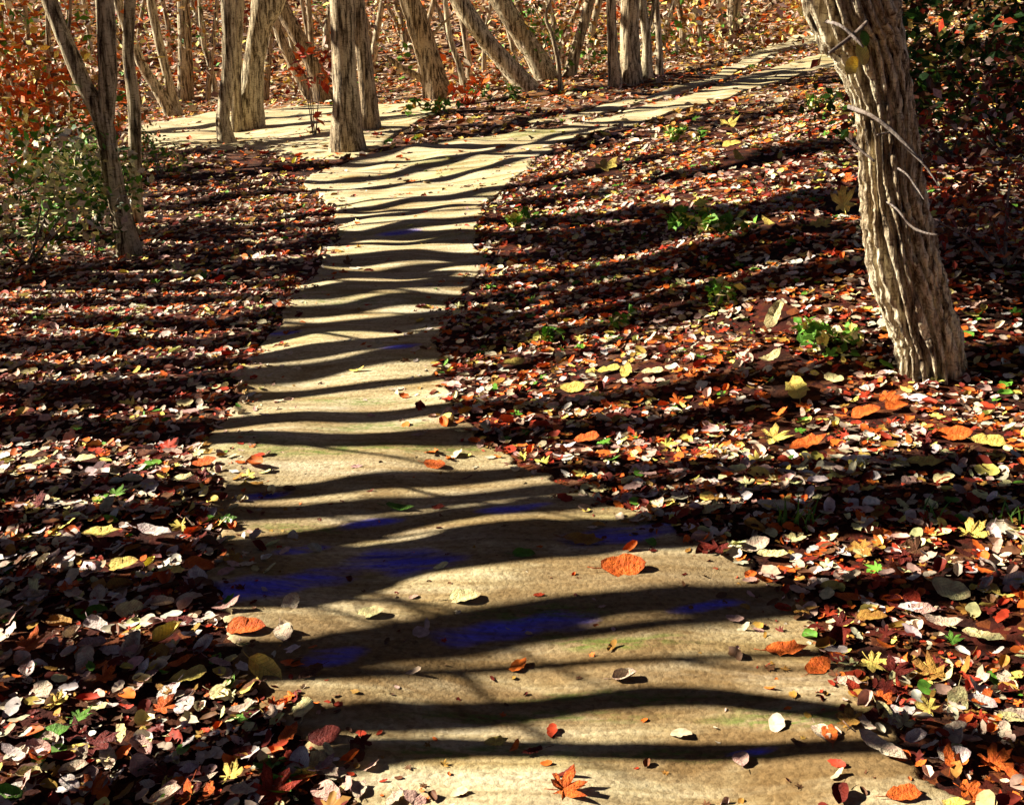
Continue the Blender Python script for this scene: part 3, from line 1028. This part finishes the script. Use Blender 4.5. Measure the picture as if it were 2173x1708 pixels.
def grass(u, v, n, h, lab):
    base = hit(u, v)
    o = MB()
    for _ in range(n):
        p = np.array([random.gauss(0, .045), random.gauss(0, .03), -.01])
        a = random.uniform(0, 6.28)
        d = np.array([math.cos(a), math.sin(a), 0])
        L = h * random.uniform(.6, 1.2)
        sd = np.array([-d[1], d[0], 0]) * .006
        pts = [p + d * L * .5 * t * t + np.array([0, 0, L * t * (1 - .2 * t)]) for t in np.linspace(0, 1, 5)]
        v_ = []
        for i, q in enumerate(pts):
            w = 1 - i / 4.3
            v_ += [q - sd * w, q + sd * w]
        o.add(np.array(v_), [(2 * i, 2 * i + 1, 2 * i + 3, 2 * i + 2) for i in range(4)], vary((.13, .26, .04), .3))
    ob = o.build('grass_tuft', M_FOL)
    ob.location = base
    tag(ob, lab, 'grass', 'grass tufts at the right edge of the path')


grass(1690, 1115, 26, .13, 'tall green grass tuft nearest the path in the shade stripe')
grass(1985, 1105, 14, .10, 'thin green grass tuft between the other two at the right')
grass(2130, 1110, 16, .11, 'green grass tuft at the right edge of the picture')
grass(1850, 935, 8, .05, 'tiny green grass tuft among orange leaves')

# far-off leafy undergrowth: one mass nobody could count
fm = MB()
cs = []
for _ in range(700):
    y = random.uniform(29, 62)
    x = random.uniform(-.62, .62) * y
    cs.append((np.array([x, y, float(zt(x, y)) + abs(random.gauss(0, 1.5)) + .1]), y))
for c, y in cs:
    if c[0] > -6 and y < 33 and c[0] < 12:
        c[2] = float(zt(c[0], c[1])) + random.random() * .7
    pal = random.choice((('ochre', 'orange', 'cream', 'pinkish'), ('orange', 'yellow', 'ochre'), ('cream', 'pale yellow', 'pinkish'), ('brown', 'brown', 'dark red'), ('pale yellow', 'ochre', 'pinkish'), ('orange', 'ochre', 'cream'), ('brown', 'pinkish', 'cream'), ('green', 'ochre', 'cream')))
    leaf_cloud(fm, [c], 46, random.choice((.25, .4, .6, .8)), pal, random.choice((.14, .20, .26)))
tag(fm.build('distant_undergrowth', M_FOL, smooth=False), 'mass of tan and orange autumn undergrowth filling the back of the wood', 'undergrowth', kind='stuff')

# ------------------------------------------------------------------ fallen leaves
LEAVES = []                      # dict records


def rec(pos, size, shape, colour, yaw, tilt, tdir, label=None):
    LEAVES.append(dict(p=np.asarray(pos, float), s=size, sh=shape, c=colour, yaw=yaw, tilt=tilt, td=tdir, label=label))


def on_path(x, y):
    return in_poly(PATH_POLY[0], x, y) | in_poly(PATH_POLY[1], x, y) | in_poly(PATH_POLY[2], x, y)


def scatter(y0, y1, dens, s0, s1):
    area = .5 * (y0 + y1) * 1.16 * (y1 - y0)
    n = int(area * dens)
    y = np.sqrt(rng.uniform(y0 * y0, y1 * y1, n))
    x = rng.uniform(-.58, .58, n) * y * 1.02
    m = int(3.4 * (y1 - y0) * dens * .65)          # a margin beyond the picture's sides
    ym = rng.uniform(y0, y1, m)
    xm = (.56 * ym + 1.9 * rng.random(m)) * rng.choice((-1, 1), m)
    x, y = np.concatenate([x, xm]), np.concatenate([y, ym])
    n += m
    # litter thins towards the path
    inside = on_path(x, y)
    fr = .02 + .30 * rng.random(n) ** 2
    near = ~(on_path(x + fr, y) & on_path(x - fr, y))
    cl = np.sin(3.1 * x + 1.7 * y) + np.sin(2.3 * y - 2.9 * x + 1) + .8 * np.sin(6.1 * x + 5 * y)
    keep = np.where(inside, rng.random(n) < (.012 + .025 * FRAG + .13 * (y > 13) + .42 * near), rng.random(n) < .80 + .07 * cl)
    x, y = x[keep], y[keep]
    z = zt(x, y)
    for a, b, c in zip(x, y, z):
        u = a / max(b, .1)
        left = a < path_edge(np.array(b)) - .8
        if b < 4.2:
            if left: w = dict(cream=28, white=20, pinkish=12, yellow=5, orange=8, red=5, green=4, ochre=4, brown=6)
            else: w = dict(cream=22, white=9, pinkish=10, yellow=9, orange=11, red=7, green=2, ochre=6, brown=6)
            w['pale yellow'] = 9
            w['dark red'] = 16
        elif left:
            w = dict(cream=32, pinkish=20, white=8, yellow=4, orange=15, red=10, green=2, ochre=6, brown=6)
            w['dark red'] = 16
            w['pale yellow'] = 5
        else:
            w = dict(cream=26, pinkish=20, white=9, yellow=9, orange=19, red=10, green=4, ochre=6, brown=6)
            w['dark red'] = 12
            w['pale yellow'] = 5
        if b > 13:
            w = dict(cream=26, pinkish=18, orange=12, red=5, ochre=16, brown=10, green=2, yellow=5)
        if b > 26:
            w = dict(cream=20, pinkish=13, orange=16, red=3, ochre=20, brown=18, green=3, yellow=7, white=2)
        if FRAG:
            w = {'dark red': 18, 'brown': 24, 'red': 15, 'ochre': 14, 'orange': 12, 'pinkish': 10, 'cream': 8}
        col = random.choices(list(w), list(w.values()))[0]
        sh = random.choices(('oval', 'narrow', 'lobed', 'curled'), (45, 20, 16, 19))[0]
        if sh == 'lobed' and col in ('white', 'cream', 'pinkish'): sh = 'oval'
        s = random.uniform(s0, s1) * (1.25 if sh == 'lobed' else 1) * random.choice((.75, .85, 1, 1, 1.25))
        rec((a, b, c + .008 + .12 * s), s, sh, col, random.uniform(0, 6.28), abs(random.gauss(.22, .30)), -.9 + random.gauss(0, 1.0))


FRAG = False
scatter(1.2, 4.4, 720, .040, .074)
scatter(4.4, 8.5, 540, .040, .072)
FRAG = True
scatter(1.7, 4.5, 1300, .014, .030)
scatter(4.5, 8.5, 600, .020, .034)
FRAG = False
scatter(8.5, 16, 250, .055, .095)
scatter(16, 34, 60, .09, .17)
scatter(34, 62, 18, .18, .34)

# leaves picked out of the picture one by one: u, v, width, colour, shape, yaw (deg), label
SINGLE = [
    (1322, 1214, 88, 'orange', 'oval', 8, 'large orange leaf alone on the path with its shadow right of it'),
    (785, 1310, 58, 'pale yellow', 'oval', 20, 'yellow leaf alone on the sunlit path left of centre'),
    (520, 1340, 76, 'orange', 'oval', 5, 'orange leaf on the left border of the path'),
    (1665, 1388, 74, 'orange', 'oval', -6, 'orange leaf on the path, upper of the pair at the right border'),
    (1735, 1424, 62, 'orange', 'oval', 40, 'orange leaf on the path, lower of the pair at the right border'),
    (1325, 1444, 50, 'cream', 'curled', 4, 'small pale leaf with a dark shadow in the lower middle of the path'),
    (1195, 1685, 88, 'orange', 'lobed', 12, 'orange lobed leaf at the bottom edge of the path'),
    (612, 1568, 56, 'orange', 'oval', 70, 'orange leaf left of the dark red one at the lower left path border'),
    (690, 1572, 66, 'dark red', 'oval', 10, 'dark red leaf right of the orange one at the lower left path border'),
    (1903, 1610, 56, 'orange', 'oval', -30, 'orange leaf beside the cream strip at the lower right of the path'),
    (1868, 1600, 110, 'cream', 'narrow', -45, 'long cream leaf lying slantwise at the lower right of the path'),
    (568, 1432, 84, 'yellow', 'curled', -35, 'upturned yellow leaf on the path border above the lower left litter'),
    (922, 993, 46, 'orange', 'oval', -20, 'orange leaf in the middle of the broad sunlit band of the path'),
    (1236, 1156, 74, 'ochre', 'oval', -10, 'ochre leaf in the wide shade stripe across the path'),
    (1110, 1182, 46, 'green', 'oval', 0, 'green leaf in the wide shade stripe left of the ochre leaf'),
    (848, 1086, 58, 'green', 'narrow', -10, 'bright green leaf on the path in a shade stripe'),
    (1052, 1582, 44, 'yellow', 'oval', 10, 'small yellow leaf on the path near the bottom shade stripe'),
    (985, 1275, 66, 'pale yellow', 'oval', 15, 'flat pale yellow leaf in the middle of the path'),
    (432, 988, 50, 'orange', 'oval', 10, 'orange leaf at the left border of the broad sunlit band'),
    (1915, 1694, 70, 'orange', 'oval', 10, 'orange leaf at the bottom edge, left of the pair at the right'),
    (2052, 1686, 66, 'orange', 'lobed', -20, 'orange leaf at the bottom edge, right of the pair at the right'),
    (1866, 1492, 52, 'orange', 'lobed', 20, 'orange leaf in the litter where the path border bends'),
    (1850, 1416, 74, 'yellow', 'lobed', -60, 'large yellow leaf in the litter beside the orange pair'),
    (1970, 1512, 54, 'yellow', 'lobed', 100, 'yellow leaf at the lower right, left of its darker neighbour'),
    (1690, 838, 82, 'yellow', 'oval', 85, 'large broad yellow leaf on the right bank left of the ridged tree'),
    (1640, 936, 68, 'yellow', 'lobed', 20, 'yellow star shaped leaf on the right bank'),
    (1712, 950, 72, 'orange', 'oval', 15, 'orange leaf right of the yellow star shaped leaf'),
    (1960, 990, 66, 'yellow', 'oval', -5, 'bright yellow leaf among orange leaves below the ridged tree'),
    (2024, 930, 66, 'orange', 'oval', -15, 'broad orange leaf on the right bank near the picture edge'),
    (1835, 882, 60, 'orange', 'oval', 10, 'orange leaf lying under another on the bank below the ridged tree'),
    (1878, 850, 54, 'orange', 'lobed', -25, 'orange leaf topmost of the three below the ridged tree'),
    (1900, 868, 54, 'orange', 'oval', 30, 'orange leaf rightmost of the three below the ridged tree'),
    (2096, 944, 66, 'yellow', 'oval', -15, 'yellow leaf on the right bank near the picture edge'),
    (1245, 936, 52, 'orange', 'oval', 5, 'orange leaf right of the sunlit path band'),
    (1280, 360, 62, 'yellow', 'lobed', 30, 'yellow leaf on the bank under the upper path bend'),
    (1548, 268, 44, 'yellow', 'lobed', 70, 'yellow leaf highest of the group under the upper path'),
    (1552, 310, 40, 'yellow', 'oval', 10, 'yellow leaf in the middle of the group under the upper path'),
    (1568, 344, 52, 'yellow', 'narrow', 100, 'narrow yellow leaf lowest of the group under the upper path'),
    (1632, 482, 46, 'yellow', 'narrow', 110, 'narrow yellow leaf in the middle of the dark bank'),
    (1735, 484, 56, 'yellow', 'lobed', 10, 'yellow leaf left of the ridged trunk halfway down'),
    (1640, 680, 76, 'pale yellow', 'narrow', 60, 'long yellow leaf standing on the bank left of the ridged tree'),
    (1292, 790, 48, 'yellow', 'oval', 10, 'yellow leaf leftmost of three in a row on the right bank'),
    (1328, 794, 44, 'yellow', 'oval', 80, 'yellow leaf in the middle of three in a row on the right bank'),
    (1385, 794, 46, 'pale yellow', 'oval', 0, 'pale yellow leaf rightmost of three in a row on the right bank'),
    (1092, 775, 44, 'yellow', 'oval', 15, 'yellow leaf close to the right border of the path'),
    (1630, 770, 62, 'pale yellow', 'narrow', 35, 'pale yellow leaf left of the green clump'),
    (1768, 810, 46, 'pale yellow', 'oval', -60, 'pale yellow leaf below the green clump'),
    (1215, 830, 50, 'yellow', 'oval', 0, 'yellow leaf above the long shade stripe on the right bank'),
    (68, 970, 40, 'pale yellow', 'oval', 0, 'pale yellow leaf at the left edge in the broad litter band'),
    (180, 980, 44, 'pale yellow', 'oval', 0, 'pale yellow leaf in the broad litter band at the left'),
    (390, 1022, 48, 'pale yellow', 'oval', 0, 'pale yellow leaf near the left path border'),
    (215, 1140, 68, 'yellow', 'oval', 4, 'yellow leaf in the narrow lit litter stripe at the left'),
    (260, 1205, 58, 'yellow', 'oval', 25, 'yellow leaf in the second narrow lit stripe at the left'),
    (420, 1208, 66, 'orange', 'oval', -10, 'orange leaf at the path end of the narrow lit stripe'),
    (330, 1140, 84, 'white', 'narrow', -20, 'whitish leaf lying slantwise in the narrow lit stripe'),
    (62, 1380, 76, 'orange', 'lobed', 30, 'orange leaf at the left edge below the thick shade stripe'),
    (358, 1356, 68, 'yellow', 'curled', 45, 'yellow curled leaf below the thick shade stripe at the left'),
    (205, 1340, 60, 'white', 'curled', -45, 'white curled leaf below the thick shade stripe at the left'),
    (402, 1444, 76, 'yellow', 'oval', 15, 'broad yellow leaf in the lower left litter'),
    (222, 1446, 56, 'orange', 'lobed', 45, 'orange leaf in the lower left litter below the shade stripe'),
    (345, 1510, 56, 'orange', 'lobed', 60, 'orange leaf in the middle of the lower left litter'),
    (490, 1655, 58, 'yellow', 'lobed', 70, 'yellow leaf in the lower left litter near the bottom edge'),
    (2015, 1262, 76, 'pale yellow', 'oval', -40, 'cream yellow leaf in the lit stripe at the right edge'),
    (1635, 1185, 70, 'pale yellow', 'narrow', -15, 'long cream yellow leaf at the head of the right litter stripe'),
    (1600, 1165, 62, 'cream', 'oval', 8, 'broad cream leaf where the right litter meets the path'),
    (2060, 1140, 68, 'yellow', 'lobed', 30, 'yellow leaf beside the grass at the right'),
    (2080, 1360, 92, 'pale yellow', 'narrow', -35, 'long cream leaf, larger of two, at the right edge'),
    (1995, 1330, 72, 'cream', 'narrow', -20, 'shorter of the two long cream leaves at the right edge'),
    (2105, 1630, 80, 'orange', 'lobed', 20, 'orange and yellow leaf in the lower right corner'),
    (2020, 1365, 40, 'green', 'lobed', 30, 'green leaf in the lower right litter'),
]
for (u, v, w, c, sh, yaw, lab) in SINGLE:
    p = hit(u, v)
    dep = p[1] * CP + (CAMZ - p[2]) * SP
    s = w * K / FPX * dep * 1.08
    standing = 'upturned' in lab or 'standing' in lab
    rec(p + np.array([0, 0, .008 + .085 * s]), s, sh, c, R(yaw), R(48) if standing else R(random.uniform(10, 22)), R(random.uniform(-50, 10)) if not standing else R(-10), lab)

# leaves caught on the ridged trunk and its shoots
HANG = [(1828, 115, 44, 'yellow', 'yellow leaf hanging on the ridged trunk near the top, right of the pair'),
        (1806, 140, 40, 'yellow', 'yellow leaf hanging on the ridged trunk near the top, left of the pair'),
        (1790, 432, 62, 'yellow', 'yellow leaf sticking out left of the ridged trunk halfway down'),
        (1834, 82, 30, 'green', 'green leaf hanging above the yellow pair on the ridged trunk')]
ytree = BIG.location[1] - .26
for (u, v, w, c, lab) in HANG:
    p = at_depth(u, v, ytree)
    s = w * K / FPX * ytree * 1.1
    rec(p, s, 'lobed' if w > 50 else 'oval', c, R(random.uniform(60, 120)), R(70), R(20), lab)

# choose which leaves are objects of their own
P = np.array([l['p'] for l in LEAVES])
u, v, dep = project(P)
size_px = np.array([l['s'] for l in LEAVES]) / np.maximum(dep, .1)
vis = (u > 5) & (u < 2168) & (v > 5) & (v < 1703) & (dep > .5)
named = np.array([l['label'] is not None for l in LEAVES])
n_ind = 298 - int(named.sum())
cand = np.nonzero(vis & ~named)[0]
cand = cand[np.argsort(-size_px[cand])]
# near a hand placed leaf: leave it out of the litter so that the single leaf stays readable
own = set(np.nonzero(named)[0].tolist())
drop = set()
for i in np.nonzero(named)[0]:
    r_ = (size_px[i] * FPX / K) * .55
    close = np.nonzero((np.abs(u - u[i]) < r_) & (np.abs(v - v[i]) < r_ * .6) & ~named)[0]
    drop.update(close.tolist())
gen = [int(i) for i in cand if int(i) not in drop][:n_ind]


def zone(a, b, x, y):
    left = a < 512 / K and not (x > path_edge(np.array(y)) - .8)
    side = 'left' if a < 1000 else 'right'
    if b > 1500: row = 'bottom'
    elif b > 1300: row = 'lower'
    elif b > 1050: row = 'middle'
    elif b > 800: row = 'upper middle'
    else: row = 'upper'
    col = int(a // 362)
    names = ['at the left edge', 'left of the path', 'left of centre', 'right of centre', 'right of the path', 'at the right edge']
    return names[min(col, 5)], row


buckets = {}
for i in gen:
    l = LEAVES[i]
    z, row = zone(u[i], v[i], l['p'][0], l['p'][1])
    buckets.setdefault((l['c'], l['sh'], z, row), []).append(i)
ORD = ['leftmost', 'second from the left', 'third from the left', 'fourth from the left', 'fifth from the left', 'sixth from the left', 'seventh from the left', 'eighth from the left', 'ninth from the left', 'tenth from the left']
NUM = ['', 'one', 'two', 'three', 'four', 'five', 'six', 'seven', 'eight', 'nine', 'ten']
for (c, sh, z, row), idx in buckets.items():
    idx.sort(key=lambda i: u[i])
    for k, i in enumerate(idx):
        base = f'{c} {sh} leaf in the {row} litter {z}'
        if len(idx) > 1:
            o_ = 'rightmost' if k == len(idx) - 1 else ORD[min(k, 9)]
            base = f'{c} {sh} leaf {z}, {row} rows, {o_} of {NUM[min(len(idx), 10)]}'
        LEAVES[i]['label'] = base
        own.add(i)

LM = {}
LMAT = {}


def leaf_mat(c):
    if c not in LMAT:
        m, nt, b = new_mat(c.replace(' ', '_') + '_leaf', .55)
        vv = coords(nt)
        n = noise(nt, 2.5, 4, vv, .6)
        base = PAL[c]
        dark = tuple(x * k for x, k in zip(base, (.72, .55, .6)))
        cc = ramp(nt, n.outputs['Fac'], [(.36, dark), (.55, base)])
        rim = tuple(x * k for x, k in zip(base, (.42, .28, .35)))
        ln = nt.nodes.new('ShaderNodeVectorMath')
        ln.operation = 'LENGTH'
        nt.links.new(vv, ln.inputs[0])
        n9 = noise(nt, 7, 4, vv, .7)
        ad = nt.nodes.new('ShaderNodeMath')
        ad.operation = 'MULTIPLY_ADD'
        nt.links.new(n9.outputs['Fac'], ad.inputs[0])
        ad.inputs[1].default_value = .45
        nt.links.new(ln.outputs['Value'], ad.inputs[2])
        cc = mix(nt, ramp(nt, ad.outputs[0], [(.58, (0, 0, 0)), (.72, (.8, .8, .8))]), cc, rim)
        sp = ramp(nt, n9.outputs['Fac'], [(.64, (0, 0, 0)), (.68, (.8, .8, .8))])
        cc = mix(nt, sp, cc, rim)
        ab = nt.nodes.new('ShaderNodeSeparateXYZ')
        nt.links.new(vv, ab.inputs[0])
        ya = nt.nodes.new('ShaderNodeMath')
        ya.operation = 'ABSOLUTE'
        nt.links.new(ab.outputs[1], ya.inputs[0])
        vx = nt.nodes.new('ShaderNodeMath')          # side veins run forward from the midrib
        vx.operation = 'MULTIPLY_ADD'
        nt.links.new(ya.outputs[0], vx.inputs[0])
        vx.inputs[1].default_value = -.9
        nt.links.new(ab.outputs[0], vx.inputs[2])
        vs_ = nt.nodes.new('ShaderNodeMath')
        vs_.operation = 'PINGPONG'
        nt.links.new(vx.outputs[0], vs_.inputs[0])
        vs_.inputs[1].default_value = .055
        mn = nt.nodes.new('ShaderNodeMath')
        mn.operation = 'MINIMUM'
        nt.links.new(ya.outputs[0], mn.inputs[0])
        nt.links.new(vs_.outputs[0], mn.inputs[1])
        vein = ramp(nt, mn.outputs[0], [(.006, (.65, .65, .65)), (.016, (0, 0, 0))])
        cc = mix(nt, vein, cc, tuple(x * .55 for x in base))
        nt.links.new(cc, b.inputs['Base Color'])
        bump(nt, b, n9.outputs['Fac'], .5, .05)
        LMAT[c] = m
    return LMAT[c]


def leaf_mesh(sh, c):
    kv = random.randrange(4)
    if (sh, c, kv) not in LM:
        vv, ff = SHAPES[(sh, kv)]
        m = MB()
        m.add(vv, ff)
        # the stalk
        end = (-.5, 0, .03) if sh != 'lobed' else (-.12, 0, 0)
        tube(m, [end, (end[0] - .16, .02, .03), (end[0] - .30, .06, .05)], [.014, .012, .010], 5)
        LM[(sh, c, kv)] = m.mesh('leaf', leaf_mat(c))
    return LM[(sh, c, kv)]


lit = MB()
for i, l in enumerate(LEAVES):
    q = basis(l['yaw'], l['tilt'], l['td'])
    if i in own:
        o = bpy.data.objects.new('leaf', leaf_mesh(l['sh'], l['c']))
        COL.objects.link(o)
        o.location = l['p']
        o.rotation_mode = 'QUATERNION'
        o.rotation_quaternion = q
        o.scale = (l['s'],) * 3
        tag(o, l['label'], 'leaf', 'fallen leaves')
    elif i not in drop:
        vv, ff = leaf_verts(l['sh'], l['s'], q, l['p'])
        lit.add(vv, ff, vary(PAL[l['c']], .25))
tag(lit.build('leaf_litter', M_LEAF), 'countless small fallen autumn leaves covering the ground beside the path', 'leaf litter', kind='stuff')

# ------------------------------------------------------------------ sticks on the ground
STICKS = [(1046, 915, 1066, 940, 10, 'short pale twig at the right path border, left of the pair'), (1152, 915, 1128, 936, 9, 'short pale twig at the right path border, right of the pair'),
          (2078, 1190, 2116, 1236, 8, 'thin white twig lying in the litter at the right edge'), (2160, 200, 2085, 110, 7, 'thin dead stick leaning in the dark brush at the upper right'),
          (2185, 400, 2090, 285, 8, 'thin dead stick leaning below the upper right corner')]
for (u0, v0, u1, v1, w, lab) in STICKS:
    a = hit(u0, v0)
    if v0 > 800:
        b = hit(u1, v1)
        a[2] += .012
        b[2] += .03
    else:
        b = at_depth(u1, v1, a[1] - .1)
    d_ = a[1]
    r_ = w * K / FPX * d_ / 2
    m = MB()
    mid = (a + b) / 2 + np.array([.01, 0, .01])
    pts = smooth_poly([a, mid, b], 10)
    tube(m, pts - a, np.linspace(r_, r_ * .6, 10), 7, .12)
    o = m.build('stick', M_TWIG)
    o.location = a
    tag(o, lab, 'stick', 'sticks on the forest floor')
print('leaves', len(LEAVES), 'own', len(own))
